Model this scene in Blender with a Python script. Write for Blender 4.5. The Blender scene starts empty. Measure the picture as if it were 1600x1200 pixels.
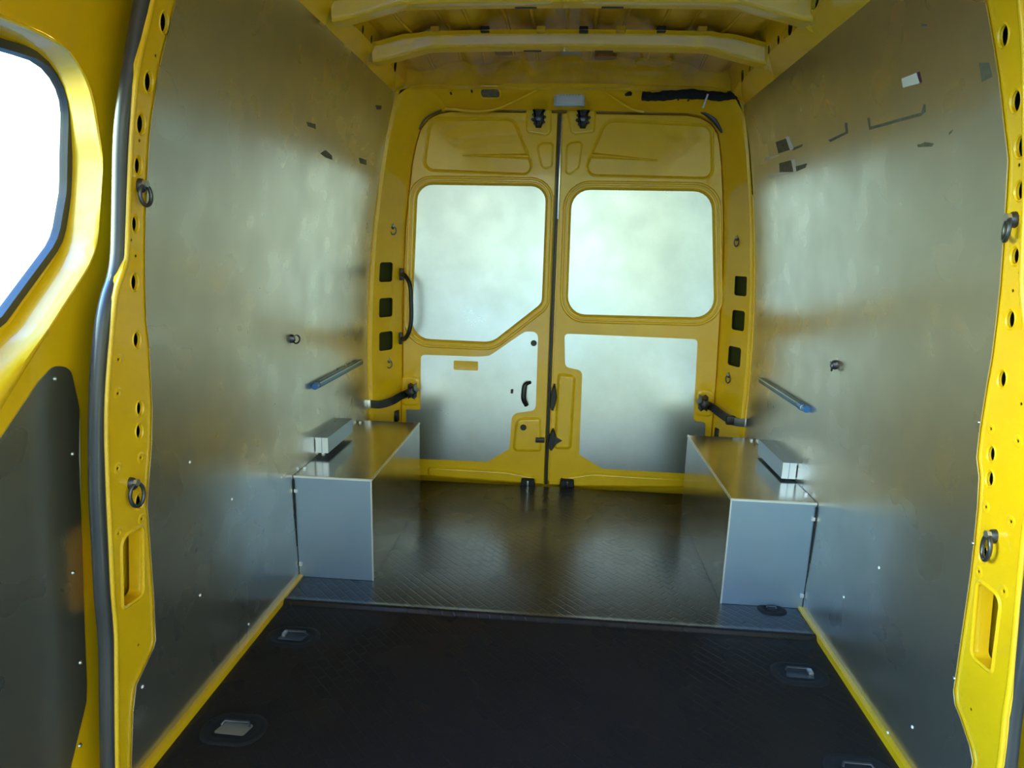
import bpy, bmesh, math, random
from mathutils import Vector, Matrix
from mathutils.geometry import delaunay_2d_cdt
random.seed(4)
S = bpy.context.scene
COL = S.collection

# ------------------------------------------------------------------ camera
K = {'R': [[0.996543, 0.079125, 0.02534], [-0.040877, 0.20141, 0.978654], [-0.072332, 0.976306, -0.203948]], 'C': [0.02089, 0.0, 1.17202], 'f': 990.489}
cd = bpy.data.cameras.new('camera'); cam = bpy.data.objects.new('camera', cd); COL.objects.link(cam)
r_, u_, f_ = [Vector(v) for v in K['R']]
m = Matrix((r_, u_, -f_)).transposed().to_4x4(); m.translation = Vector(K['C'])
cam.matrix_world = m
cd.sensor_width = 36; cd.lens = K['f'] * 36 / 1600; cd.clip_start = .02; cd.clip_end = 200
S.camera = cam

# ------------------------------------------------------------------ daylight
S.view_settings.view_transform = 'Standard'; S.view_settings.look = 'None'
S.view_settings.exposure = 1.5; S.view_settings.gamma = 1.0
try: S.view_settings.use_curve_mapping = False
except Exception: pass
world = bpy.data.worlds.new('World'); S.world = world; world.use_nodes = True
wn, wl = world.node_tree.nodes, world.node_tree.links
wn.clear()
wo = wn.new('ShaderNodeOutputWorld'); bg = wn.new('ShaderNodeBackground')
tc = wn.new('ShaderNodeTexCoord'); sx = wn.new('ShaderNodeSeparateXYZ'); rp = wn.new('ShaderNodeValToRGB')
mr = wn.new('ShaderNodeMapRange'); mr.inputs['From Min'].default_value = -1; mr.inputs['From Max'].default_value = 1
wl.new(tc.outputs['Generated'], sx.inputs[0]); wl.new(sx.outputs['Z'], mr.inputs['Value']); wl.new(mr.outputs[0], rp.inputs[0])
def ramp(node, stops):
    e = node.color_ramp.elements
    while len(e) > 1: e.remove(e[-1])
    e[0].position = stops[0][0]; e[0].color = (*stops[0][1], 1)
    for p, c in stops[1:]:
        q = e.new(p); q.color = (*c, 1)
# ground, hazy horizon, blue zenith (position = (sin(elevation)+1)/2)
ramp(rp, [(0, (.02, .06, .16)), (.39, (.04, .14, .42)), (.455, (.22, .35, .50)), (.50, (.62, .74, .66)), (.53, (.84, .92, .82)),
          (.60, (.80, .90, .92)), (.67, (.34, .56, 1.0)), (.76, (.14, .34, 1.0)), (1, (.08, .22, .85))])
# trees and buildings break the horizon
nz = wn.new('ShaderNodeTexNoise'); nz.inputs['Scale'].default_value = 4.5; nz.inputs['Detail'].default_value = 3
nm = wn.new('ShaderNodeMapping'); nm.inputs['Scale'].default_value = (1.6, 1.6, .45); wl.new(tc.outputs['Generated'], nm.inputs[0]); wl.new(nm.outputs[0], nz.inputs['Vector'])
nr = wn.new('ShaderNodeValToRGB'); ramp(nr, [(.40, (.30, .44, .30)), (.50, (.72, .84, .66)), (.60, (1, 1, .96))]); wl.new(nz.outputs['Fac'], nr.inputs[0])
mx = wn.new('ShaderNodeMix'); mx.data_type = 'RGBA'; mx.blend_type = 'MULTIPLY'; mx.inputs['Factor'].default_value = 1
wl.new(rp.outputs[0], mx.inputs[6]); wl.new(nr.outputs[0], mx.inputs[7])
# hazy sky is brightest round the veiled sun, off to the left
sd = wn.new('ShaderNodeVectorMath'); sd.operation = 'DOT_PRODUCT'; sd.inputs[1].default_value = Vector((-.92, -.12, .38)).normalized()
wl.new(tc.outputs['Generated'], sd.inputs[0])
sm = wn.new('ShaderNodeMath'); sm.operation = 'MAXIMUM'; sm.inputs[1].default_value = 0; wl.new(sd.outputs['Value'], sm.inputs[0])
sp2 = wn.new('ShaderNodeMath'); sp2.operation = 'POWER'; sp2.inputs[1].default_value = 5; wl.new(sm.outputs[0], sp2.inputs[0])
sq = wn.new('ShaderNodeMath'); sq.operation = 'MULTIPLY_ADD'; sq.inputs[1].default_value = 26.0; sq.inputs[2].default_value = 1.75; wl.new(sp2.outputs[0], sq.inputs[0])
wm = wn.new('ShaderNodeMix'); wm.data_type = 'RGBA'; wm.blend_type = 'MULTIPLY'; wm.inputs[7].default_value = (1, .90, .66, 1)
wl.new(sp2.outputs[0], wm.inputs[0]); wl.new(mx.outputs[2], wm.inputs[6])
wl.new(wm.outputs[2], bg.inputs['Color']); wl.new(sq.outputs[0], bg.inputs['Strength'])
wl.new(bg.outputs[0], wo.inputs['Surface'])

# ------------------------------------------------------------------ materials
def mat(name, col, rough=.5, metal=0, coat=0, noise=0, nscale=20, bump=0, bscale=60, bdist=.002, rvar=0, col2=None, stops=(.35, .65), spec=.5, stretch=None, crough=.12, det=6):
    M = bpy.data.materials.new(name); M.use_nodes = True
    n, l = M.node_tree.nodes, M.node_tree.links; b = n['Principled BSDF']
    b.inputs['Coat IOR'].default_value = 1.55
    b.inputs['Base Color'].default_value = (*col, 1); b.inputs['Roughness'].default_value = rough
    b.inputs['Metallic'].default_value = metal; b.inputs['Coat Weight'].default_value = coat
    b.inputs['Coat Roughness'].default_value = crough; b.inputs['Specular IOR Level'].default_value = spec
    t = n.new('ShaderNodeTexCoord'); mp = n.new('ShaderNodeMapping'); l.new(t.outputs['Object'], mp.inputs[0])
    if stretch: mp.inputs['Scale'].default_value = stretch
    if col2 or rvar:
        z = n.new('ShaderNodeTexNoise'); z.inputs['Scale'].default_value = nscale; z.inputs['Detail'].default_value = det
        z.inputs['Roughness'].default_value = .62; l.new(mp.outputs[0], z.inputs['Vector'])
        if col2:
            q = n.new('ShaderNodeValToRGB'); ramp(q, [(stops[0], col), (stops[1], col2)])
            l.new(z.outputs['Fac'], q.inputs[0]); l.new(q.outputs[0], b.inputs['Base Color'])
        if rvar:
            a = n.new('ShaderNodeMapRange'); a.inputs['From Min'].default_value = .3; a.inputs['From Max'].default_value = .7
            a.inputs['To Min'].default_value = rough - rvar; a.inputs['To Max'].default_value = rough + rvar
            l.new(z.outputs['Fac'], a.inputs['Value']); l.new(a.outputs[0], b.inputs['Roughness'])
    if bump:
        z = n.new('ShaderNodeTexNoise'); z.inputs['Scale'].default_value = bscale; z.inputs['Detail'].default_value = 3
        l.new(mp.outputs[0], z.inputs['Vector'])
        p = n.new('ShaderNodeBump'); p.inputs['Strength'].default_value = bump; p.inputs['Distance'].default_value = bdist
        l.new(z.outputs['Fac'], p.inputs['Height']); l.new(p.outputs[0], b.inputs['Normal'])
    return M
YEL = mat('yellow_paint', (.93, .56, .004), .38, 0, .6, crough=.06, col2=(.88, .51, .004), nscale=9, bump=.25, bscale=5, bdist=.01)
YROOF = mat('yellow_roof_primer', (.84, .49, .005), .32, 0, .6, crough=.08, col2=(.62, .33, .006), nscale=6, bump=.2, bscale=5, bdist=.012)
GALV = mat('galvanised_sheet', (.63, .62, .575), .29, .93, 0, col2=(.575, .57, .53), nscale=7, det=1.5, rvar=.035, bump=.14, bscale=3.0, bdist=.012)
GALVD = mat('galvanised_door_sheet', (.76, .79, .80), .30, .92, 0, col2=(.66, .69, .69), nscale=4, rvar=.03, bump=.10, bscale=4, bdist=.008)
ALU = mat('blue_lit_aluminium_sheet', (.33, .44, .61), .42, .80, 0, col2=(.31, .42, .58), nscale=5, rvar=.03, bump=.05, bscale=8, bdist=.01)  # blue of the daylight is mixed into this base colour
ALUS = mat('smooth_aluminium_sheet', (.56, .57, .56), .19, .95, 0, col2=(.50, .51, .50), nscale=5, rvar=.02, bump=.05, bscale=6, bdist=.01)
EDGE = mat('bright_folded_edge', (.85, .86, .88), .35, .7)
BLK = mat('black_plastic', (.012, .012, .014), .42, 0, 0, bump=.2, bscale=90)
RUB = mat('black_rubber_seal', (.035, .037, .045), .36, 0, .15, bump=.15, bscale=60)
STEEL = mat('dark_steel', (.10, .10, .12), .33, .8)
ZINC = mat('zinc_steel', (.55, .57, .60), .35, .9)
BLUE = mat('blue_plastic', (.01, .13, .42), .35, 0, .3)
BLUG = mat('blue_grey_rail', (.10, .22, .36), .35, .5)
WHT = mat('white_sticker', (.80, .81, .82), .6)
GREYT = mat('grey_glue_residue', (.10, .10, .075), .7, col2=(.17, .165, .13), nscale=60)
LENS = mat('grey_lamp_lens', (.40, .42, .46), .3, 0, .3)
MIR = mat('door_edge_strip', (.72, .73, .72), .2, .9)  # pale metal that imitates the highlight along the door seam
DKP = mat('matt_black_plastic', (.014, .014, .018), .6, spec=.3)
CAV = mat('cavity_shade', (.05, .055, .012), .7, spec=.2)  # dark colour stands in for the shade inside the pillar holes
# anti-slip floor: dark plastic with small raised lozenges as fine relief
FLO = mat('black_floor_plastic', (.013, .012, .014), .40, 0, 0, spec=.55)
n, l = FLO.node_tree.nodes, FLO.node_tree.links; b = n['Principled BSDF']
t = n.new('ShaderNodeTexCoord'); mp = n.new('ShaderNodeMapping'); l.new(t.outputs['Object'], mp.inputs[0])
mp.inputs['Rotation'].default_value = (0, 0, math.radians(45)); 
ck = n.new('ShaderNodeTexBrick'); l.new(mp.outputs[0], ck.inputs['Vector'])
ck.inputs['Scale'].default_value = 1; ck.inputs['Brick Width'].default_value = .056; ck.inputs['Row Height'].default_value = .028
ck.inputs['Mortar Size'].default_value = .0035; ck.inputs['Mortar Smooth'].default_value = .5
ck.inputs['Color1'].default_value = (1, 1, 1, 1); ck.inputs['Color2'].default_value = (.7, .7, .7, 1); ck.inputs['Mortar'].default_value = (0, 0, 0, 1)
zz = n.new('ShaderNodeTexNoise'); zz.inputs['Scale'].default_value = 3.5; zz.inputs['Detail'].default_value = 2; l.new(t.outputs['Object'], zz.inputs['Vector'])
ra = n.new('ShaderNodeMapRange'); ra.inputs['From Min'].default_value = .35; ra.inputs['From Max'].default_value = .65
ra.inputs['To Min'].default_value = .24; ra.inputs['To Max'].default_value = .31
l.new(zz.outputs['Fac'], ra.inputs['Value']); l.new(ra.outputs[0], b.inputs['Roughness'])
bp = n.new('ShaderNodeBump'); bp.inputs['Strength'].default_value = .32; bp.inputs['Distance'].default_value = .0013
l.new(ck.outputs['Color'], bp.inputs['Height']); l.new(bp.outputs[0], b.inputs['Normal'])
# window glass: thin clear pane
GLS = bpy.data.materials.new('window_glass'); GLS.use_nodes = True
n, l = GLS.node_tree.nodes, GLS.node_tree.links; n.clear()
go = n.new('ShaderNodeOutputMaterial'); gt = n.new('ShaderNodeBsdfTransparent'); gg = n.new('ShaderNodeBsdfGlossy'); gm = n.new('ShaderNodeMixShader')
gg.inputs['Roughness'].default_value = .02; gt.inputs['Color'].default_value = (.95, .97, .96, 1)
fr = n.new('ShaderNodeLayerWeight'); fr.inputs['Blend'].default_value = .5
pw = n.new('ShaderNodeMath'); pw.operation = 'POWER'; pw.inputs[1].default_value = 5; l.new(fr.outputs['Facing'], pw.inputs[0])
ad = n.new('ShaderNodeMath'); ad.operation = 'MULTIPLY_ADD'; ad.inputs[1].default_value = .9; ad.inputs[2].default_value = .05; l.new(pw.outputs[0], ad.inputs[0])
l.new(ad.outputs[0], gm.inputs[0]); l.new(gt.outputs[0], gm.inputs[1]); l.new(gg.outputs[0], gm.inputs[2]); l.new(gm.outputs[0], go.inputs[0])

# ------------------------------------------------------------------ helpers
def link(name, me, mt, parent=None, smooth=None):
    me.materials.append(mt)
    o = bpy.data.objects.new(name, me); COL.objects.link(o)
    if parent: o.parent = parent
    if smooth is not None:
        for p in me.polygons: p.use_smooth = True
        me.set_sharp_from_angle(angle=math.radians(smooth))
    return o
def mesh(name, V, F, mt, parent=None, smooth=None):
    me = bpy.data.meshes.new(name); me.from_pydata([tuple(v) for v in V], [], F); me.validate()
    bm = bmesh.new(); bm.from_mesh(me); bmesh.ops.remove_doubles(bm, verts=bm.verts, dist=1e-6)
    bmesh.ops.recalc_face_normals(bm, faces=bm.faces); bm.to_mesh(me); bm.free()
    return link(name, me, mt, parent, smooth)
def struct(o): o['kind'] = 'structure'; return o
def tag(o, label, cat, group=None):
    o['label'] = label; o['category'] = cat
    if group: o['group'] = group
    return o
def empty(name, loc=(0, 0, 0)):
    o = bpy.data.objects.new(name, None); COL.objects.link(o); o.location = loc; o.empty_display_size = .05; return o
def area(L): return sum(L[i][0]*L[(i+1) % len(L)][1]-L[(i+1) % len(L)][0]*L[i][1] for i in range(len(L)))/2
def ccw(L): L = [tuple(p[:2]) for p in L]; return L if area(L) > 0 else L[::-1]
def rnd(P, seg=6):
    """polygon (a,b,radius) -> loop with round corners"""
    out = []; n = len(P)
    for i in range(n):
        p0, p, p1 = Vector(P[i-1][:2]), Vector(P[i][:2]), Vector(P[(i+1) % n][:2]); r = P[i][2] if len(P[i]) > 2 else 0
        a, b = (p0-p), (p1-p); la, lb = a.length, b.length; a.normalize(); b.normalize()
        ang = math.acos(max(-1, min(1, a.dot(b))))
        if r < 1e-5 or ang > 3.1: out.append(tuple(p)); continue
        t = min(r/math.tan(ang/2), la*.49, lb*.49); rr = t*math.tan(ang/2)
        c = p+(a+b).normalized()*(rr/math.sin(ang/2)); s, e = p+a*t, p+b*t
        a0 = math.atan2(s.y-c.y, s.x-c.x); a1 = math.atan2(e.y-c.y, e.x-c.x); d = (a1-a0+math.pi) % (2*math.pi)-math.pi
        for k in range(seg+1): out.append((c.x+rr*math.cos(a0+d*k/seg), c.y+rr*math.sin(a0+d*k/seg)))
    return ccw(out)
def offs(L, d):
    """offset ccw loop inward by d"""
    n = len(L); o = []
    for i in range(n):
        p0, p, p1 = Vector(L[i-1]), Vector(L[i]), Vector(L[(i+1) % n])
        e0, e1 = (p-p0), (p1-p)
        if e0.length < 1e-7: e0 = e1
        if e1.length < 1e-7: e1 = e0
        e0.normalize(); e1.normalize()
        nn = Vector((-e0.y-e1.y, e0.x+e1.x))
        if nn.length < 1e-6: nn = Vector((-e0.y, e0.x))
        nn.normalize(); c = max(.4, nn.dot(Vector((-e0.y, e0.x)))); q = p+nn*(d/c); o.append((q.x, q.y))
    return o
def circ(c, r, n=14, ry=None):
    ry = ry or r
    return [(c[0]+r*math.cos(2*math.pi*i/n), c[1]+ry*math.sin(2*math.pi*i/n)) for i in range(n)]
def inside(p, L):
    c = False; x, y = p
    for i in range(len(L)):
        x0, y0 = L[i-1]; x1, y1 = L[i]
        if (y0 > y) != (y1 > y) and x < (x1-x0)*(y-y0)/(y1-y0)+x0: c = not c
    return c
def sheet(name, outer, holes, mp, mt, parent=None, thick=.002, step=None, smooth=None, d0=0):
    outer = ccw(outer); holes = [ccw(h) for h in holes]
    if step:
        def sub(L):
            o = []
            for i in range(len(L)):
                a, b = L[i], L[(i+1) % len(L)]; k = max(1, int(max(abs(b[0]-a[0])/step[0], abs(b[1]-a[1])/step[1])))
                o += [(a[0]+(b[0]-a[0])*q/k, a[1]+(b[1]-a[1])*q/k) for q in range(k)]
            return o
        outer = sub(outer); holes = [sub(h) for h in holes]
    V = []; E = []
    for L in [outer]+holes:
        b = len(V); V += [Vector(p) for p in L]; E += [(b+i, b+(i+1) % len(L)) for i in range(len(L))]
    if step:
        sa, sb = step
        a0, a1 = min(p[0] for p in outer), max(p[0] for p in outer); b0, b1 = min(p[1] for p in outer), max(p[1] for p in outer)
        na = max(1, int((a1-a0)/sa)); nb = max(1, int((b1-b0)/sb))
        for i in range(1, na):
            for j in range(1, nb):
                p = (a0+(a1-a0)*i/na+.0003, b0+(b1-b0)*j/nb+.0002)
                if inside(p, outer) and not any(inside(p, h) for h in holes): V.append(Vector(p))
    v, e, f, *_ = delaunay_2d_cdt(V, E, [], 0, 1e-6)
    T = []
    for t in f:
        c = (sum(v[i].x for i in t)/len(t), sum(v[i].y for i in t)/len(t))
        if inside(c, outer) and not any(inside(c, h) for h in holes): T.append(tuple(t))
    P = [mp(p.x, p.y, d0) for p in v]; F = list(T); n = len(P)
    if thick:
        P += [mp(p.x, p.y, d0-thick) for p in v]; F += [tuple(n+i for i in reversed(t)) for t in T]
        cnt = {}
        for t in T:
            for i in range(len(t)):
                a, b = t[i], t[(i+1) % len(t)]; k = (min(a, b), max(a, b)); cnt[k] = None if k in cnt else (a, b)
        F += [(b, a, n+a, n+b) for ab in cnt.values() if ab for a, b in [ab]]
    used = sorted({i for t in F for i in t}); ix = {k: i for i, k in enumerate(used)}
    return mesh(name, [P[k] for k in used], [tuple(ix[i] for i in t) for t in F], mt, parent, smooth)
def band(name, L, prof, mp, mt, parent=None, smooth=50, cap=False):
    """loft of inward offsets: prof = (offset inward, height)"""
    L = ccw(L); V = []; F = []; n = len(L)
    for (o, d) in prof: V += [mp(a, b, d) for a, b in offs(L, o)]
    for k in range(len(prof)-1):
        for i in range(n): j = (i+1) % n; F.append((k*n+i, k*n+j, (k+1)*n+j, (k+1)*n+i))
    if cap: F.append(tuple(range((len(prof)-1)*n, len(prof)*n)))
    return mesh(name, V, F, mt, parent, smooth)
def tube(P, r, name, mt, parent=None, closed=False, seg=10, rfun=None):
    P = [Vector(p) for p in P]; n = len(P); V = []; F = []
    t0 = (P[1]-P[0]).normalized(); up = Vector((0, 0, 1)) if abs(t0.z) < .9 else Vector((1, 0, 0)); N = (up-t0*up.dot(t0)).normalized()
    for i in range(n):
        a = P[i-1] if (i or closed) else P[0]; b = P[(i+1) % n] if (i < n-1 or closed) else P[-1]
        t = (b-a).normalized(); N = (N-t*N.dot(t)).normalized(); B = t.cross(N); rr = rfun(i/(n-1)) if rfun else r
        V += [P[i]+(N*math.cos(2*math.pi*k/seg)+B*math.sin(2*math.pi*k/seg))*rr for k in range(seg)]
    for i in range(n if closed else n-1):
        for k in range(seg):
            a, b = i*seg, ((i+1) % n)*seg; F.append((a+k, a+(k+1) % seg, b+(k+1) % seg, b+k))
    if not closed: F += [tuple(range(seg))[::-1], tuple(range((n-1)*seg, n*seg))]
    return mesh(name, V, F, mt, parent, 60)
def box(name, lo, hi, mt, parent=None, bev=0, M=None):
    bm = bmesh.new(); bmesh.ops.create_cube(bm, size=1)
    for v in bm.verts: v.co = Vector([lo[i]+(v.co[i]+.5)*(hi[i]-lo[i]) for i in range(3)])
    if bev: bmesh.ops.bevel(bm, geom=bm.edges[:], offset=bev, segments=2, profile=.6, affect='EDGES')
    if M: bmesh.ops.transform(bm, matrix=M, verts=bm.verts)
    me = bpy.data.meshes.new(name); bm.to_mesh(me); bm.free(); return link(name, me, mt, parent, 40 if bev else None)
def smoothpts(P, k=6):
    """Catmull-Rom through P"""
    P = [Vector(p) for p in P]; Q = [2*P[0]-P[1]]+P+[2*P[-1]-P[-2]]; o = []
    for i in range(1, len(Q)-2):
        for j in range(k):
            t = j/k; a, b, c, d = Q[i-1:i+3]
            o.append(.5*((2*b)+(c-a)*t+(2*a-5*b+4*c-d)*t*t+(3*b-a-3*c+d)*t**3))
    return o+[P[-1]]

PZ = [(-0.1, 0.885), (0, 0.887), (0.3, 0.893), (0.7, 0.893), (1.0, 0.878), (1.3, 0.848), (1.6, 0.8), (1.84, 0.745), (2.1, 0.68)]
def prof(z):
    # smooth side-wall profile
    def lin(z):
        if z <= PZ[0][0]: return PZ[0][1]
        for (a, b), (c, d) in zip(PZ, PZ[1:]):
            if z <= c: return b+(d-b)*(z-a)/(c-a)
        return PZ[-1][1]
    return sum(lin(z+k*.04) for k in (-2, -1, 0, 1, 2))/5
YD = 3.117; YA = 2.93; YB = 3.10; SEAM = -.019
def mW(s, off=0): return lambda y, z, d: (s*(prof(z)+off-d), y, z)        # side wall surface, d = towards the cabin
def mD(x, z, d): return (x, YD-d, z)                                        # rear door plane, d = towards the camera
def mF(z0): return lambda x, y, d: (x, y, z0+d)

# ------------------------------------------------------------------ floor
def rear_y(x): return 3.06
floor = struct(mesh('floor', *(lambda V, F: (V, F))(
    [(x, y, z) for y, z in [(-.8, -.012), (1.870, -.012), (1.876, -.009), (1.880, 0), (1.886, .0035), (1.893, .0035), (1.901, .0005), (1.915, 0), (3.075, 0), (3.085, -.006), (3.087, -.06)] for x in (-.874, .874)],
    [(2*i, 2*i+1, 2*i+3, 2*i+2) for i in range(10)]), FLO, smooth=40))
under = mesh('underfloor', [(x, y, z) for x in (-1.0, 1.0) for y in (-.8, 3.25) for z in (-.07,)], [(0, 1, 3, 2)], YEL, floor)
for k, s in enumerate((-1, 1)):
    tr = struct(box('trim_%d' % (k+1), (min(s*.872, s*.889), -.8, -.05), (max(s*.872, s*.889), 2.046, .008), YEL, bev=.002))

# ------------------------------------------------------------------ side walls
FRONT = {-1: [(1.0986, 0.0634), (1.1423, 0.3414), (1.1475, 0.4432), (1.1628, 0.6236), (1.1715, 0.7594), (1.1819, 0.8645), (1.2023, 0.9793), (1.2177, 1.0618), (1.237, 1.1058), (1.2526, 1.144), (1.2589, 1.2702), (1.2609, 1.3918), (1.2696, 1.5107), (1.2972, 1.6332)],
         1: [(1.1127, 0.2338), (1.126, 0.3286), (1.1329, 0.4199), (1.166, 0.6645)]}
F1 = FRONT[1] + [(1.172, .76), (1.19, .90), (1.21, .99), (1.24, 1.08), (1.255, 1.15), (1.262, 1.3), (1.268, 1.42), (1.275, 1.55), (1.285, 1.64)]
FRONT[1] = [(1.098, .04)] + F1
PANEL = {-1: [(1.1342, 0.0304), (1.1622, 0.1539), (1.1817, 0.2036), (1.2115, 0.2224), (1.2508, 0.2494), (1.2603, 0.263), (1.2699, 0.3724), (1.276, 0.5288), (1.278, 0.5901), (1.3085, 0.7164), (1.3189, 0.8037), (1.3176, 0.9497), (1.3101, 1.007), (1.3073, 1.1438), (1.3091, 1.223), (1.3135, 1.4014), (1.329, 1.5147), (1.3647, 1.6571)],
         1: [(1.1751, 0.1839), (1.1924, 0.2063), (1.2349, 0.2393), (1.2569, 0.2526), (1.2684, 0.2748), (1.2753, 0.3775), (1.2842, 0.5355), (1.3002, 0.685), (1.3087, 0.7443), (1.3239, 0.7804), (1.3254, 0.8416), (1.3214, 0.936), (1.316, 0.989), (1.3101, 1.1275), (1.3103, 1.271), (1.3081, 1.3627), (1.3378, 1.5137), (1.3704, 1.6549)]}
CIRC = {-1: [(1.3394, 1.6072), (1.3051, 1.4871), (1.2889, 1.4042), (1.2862, 1.324), (1.2804, 1.2087), (1.2784, 1.0898), (1.2823, 0.9672), (1.282, 0.8158), (1.2763, 0.7648), (1.2582, 0.6073)],
        1: [(1.3287, 1.5807), (1.2953, 1.4621), (1.2815, 1.3822), (1.2793, 1.3053), (1.2796, 1.1883), (1.2781, 1.0703), (1.2847, 0.9537), (1.2875, 0.8005), (1.2817, 0.75), (1.2633, 0.595)]}
CR = [.017, .017, .017, .015, .014, .015, .015, .014, .014, .015]
DOT = {-1: [(1.3222, 1.5404), (1.2879, 1.3724), (1.2684, 1.1762), (1.2825, 1.1439), (1.2234, 0.9339), (1.216, 0.8636), (1.2763, 0.7042), (1.2016, 0.7048), (1.261, 0.565), (1.1854, 0.5661), (1.2089, 0.2843)],
       1: [(1.2839, 1.3505), (1.2658, 1.1581), (1.2791, 1.1244), (1.2261, 0.9177), (1.2988, 0.849), (1.221, 0.8471), (1.2812, 0.69), (1.2077, 0.6906), (1.2684, 0.5541), (1.1922, 0.553), (1.2153, 0.2735)]}
SLOT = {-1: [(1.1966, 0.5462, 0.02), (1.258, 0.5448, 0.01), (1.2385, 0.3937, 0.015), (1.1789, 0.3976, 0.006)],
        1: [(1.2626, 0.5329, 0.008), (1.1999, 0.5335, 0.02), (1.1862, 0.3854, 0.006), (1.2416, 0.3811, 0.015)]}
for s in (-1, 1):
    side = 'left' if s < 0 else 'right'
    top = 1.845 if s < 0 else 1.815
    fr = FRONT[s]; fr = [(fr[0][0]-.01, -.05)] + fr + [(fr[-1][0]+.012, top+.02)]
    holes = [circ(c, r*.68, 14, r*1.08) for c, r in zip(CIRC[s], CR)] + [rnd(SLOT[s], 4)] + [circ(c, .0035, 6) for c in DOT[s]]
    wall = sheet('wall_'+side, fr+[(2.94, top+.02), (2.94, -.05)], holes, mW(s), YEL, thick=.0015, step=(.30, .06), smooth=35, d0=-.004)
    struct(wall)
    for i, (c, r) in enumerate(zip(CIRC[s], CR)):      # pressed collar round each hole
        band('hole_collar', circ(c, r*.68+.005, 16, r*1.08+.005), [(0, -.004), (.002, -.0018), (.004, -.003), (.0052, -.009)], mW(s), YEL, wall)
    band('slot_flange', rnd(SLOT[s], 4), [(-.010, -.004), (-.005, -.001), (-.001, -.003), (0, -.010), (0, -.035)], mW(s), YEL, wall)
    for i, c in enumerate(DOT[s]):
        if i in (4, 5, 6, 7, 8, 9): band('dimple', circ(c, .013, 14), [(0, -.0038), (.0035, -.0022), (.008, -.003), (.009, -.006)], mW(s), YEL, wall)
    # pillar inner joint line and edge bead
    pts = [Vector(mW(s)(y+.004, z, -.006)) for y, z in fr]
    tube(smoothpts(pts, 3), .006, 'edge_bead', YEL, wall, seg=8)
    V = []; F = []
    for y, z in fr: V += [mW(s)(y, z, -.004), mW(s)(y-.006, z, -.022), mW(s)(y+.02, z, -.034)]
    for i in range(len(fr)-1):
        for k in range(2): F.append((3*i+k, 3*i+3+k, 3*i+4+k, 3*i+1+k))
    mesh('pillar_return', V, F, YEL, wall, 40)
    sheet('outer_skin', [(1.44, -.08), (3.25, -.08), (3.25, 2.0), (1.44, 2.0)], [], mW(s, .11), CAV, wall, thick=.002, step=(.5, .08), smooth=60)
    sheet('shade_liner', [(1.10, -.03), (1.6, -.03), (1.6, 1.80), (1.30, 1.80), (1.27, 1.2), (1.19, .95)], [offs(ccw(rnd(SLOT[s], 4)), -.012)], mW(s, .036), CAV, wall, thick=.001, step=(.2, .08), smooth=60)  # added dark sheet, so the pillar holes look shaded inside
    sheet('slot_pocket', offs(ccw(rnd(SLOT[s], 4)), -.02), [], mW(s, .05), YEL, wall, thick=.001)
    # galvanised lining sheet
    pn = PANEL[s]; pn = [(pn[0][0]-.004, -.03)] + pn + [(pn[-1][0]+.04, top)]
    ye = 2.935 if s < 0 else 2.90
    lin = sheet('lining_panel', pn+[(2.99 if s<0 else 2.93, top), (ye+.01, 1.6), (ye, 1.1), (ye, -.03)], [], mW(s), GALV, wall, thick=.002, step=(.22, .05), smooth=40, d0=.001)
    # rivets that hold the sheet
    RV = {-1: [(1.4499, 0.6352), (1.4458, 0.2707), (1.6354, 0.4616), (1.6718, 0.0442), (1.1985, 0.1861), (1.9578, 0.4119), (2.1074, 0.3161)], 1: [(1.3298, 0.8539), (1.2927, 0.6047), (1.6257, 0.3744), (1.2725, 0.3028), (1.4591, 0.0089), (1.783, 0.1967), (1.3738, 0.0974)]}
    for y, z in RV[s]:
        band('rivet', circ((y, z), .0042, 8), [(0, .001), (.0012, .003), (.003, .0036)], mW(s), WHT if random.random() < .5 else ZINC, wall, cap=True)
    # cant rail along the wall top, punched with holes
    RL = 3.0
    def mR(y, t, d, s=s, top=top):
        pts = [(.752, top-.012), (.744, top+.004), (.712, top+.018), (.700, top+.030), (.690, top+.105), (.66, top+.17)]
        L = [0, .02, .055, .07, .145, .22]
        for (p, q), (a, b) in zip(zip(pts, pts[1:]), zip(L, L[1:])):
            if t <= b or b == L[-1]:
                k = (t-a)/(b-a); x = p[0]+(q[0]-p[0])*k; z = p[1]+(q[1]-p[1])*k; return (s*(x-d*.9), y, z-d*.3)
    hl = []
    for y, t, a, b in [(2.02, .105, .03, .018), (2.13, .095, .010, .010), (2.22, .10, .022, .02), (2.33, .10, .012, .014), (2.43, .10, .012, .014), (2.58, .10, .014, .014), (2.66, .10, .010, .010), (2.76, .10, .020, .022), (1.85, .10, .02, .02), (1.72, .10, .012, .012), (1.58, .10, .02, .02)]:
        hl.append(circ((y, t), a, 10, b))
    for y in (2.08, 2.27, 2.5, 2.62, 2.70, 1.95, 1.78): hl.append(circ((y, .09), .004, 6))
    cr = sheet('cant_rail', [(-.8, 0), (2.93, 0), (2.93, .22), (-.8, .22)], hl, mR, YEL, wall, thick=.0015, step=(.4, .0182), smooth=30)

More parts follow.
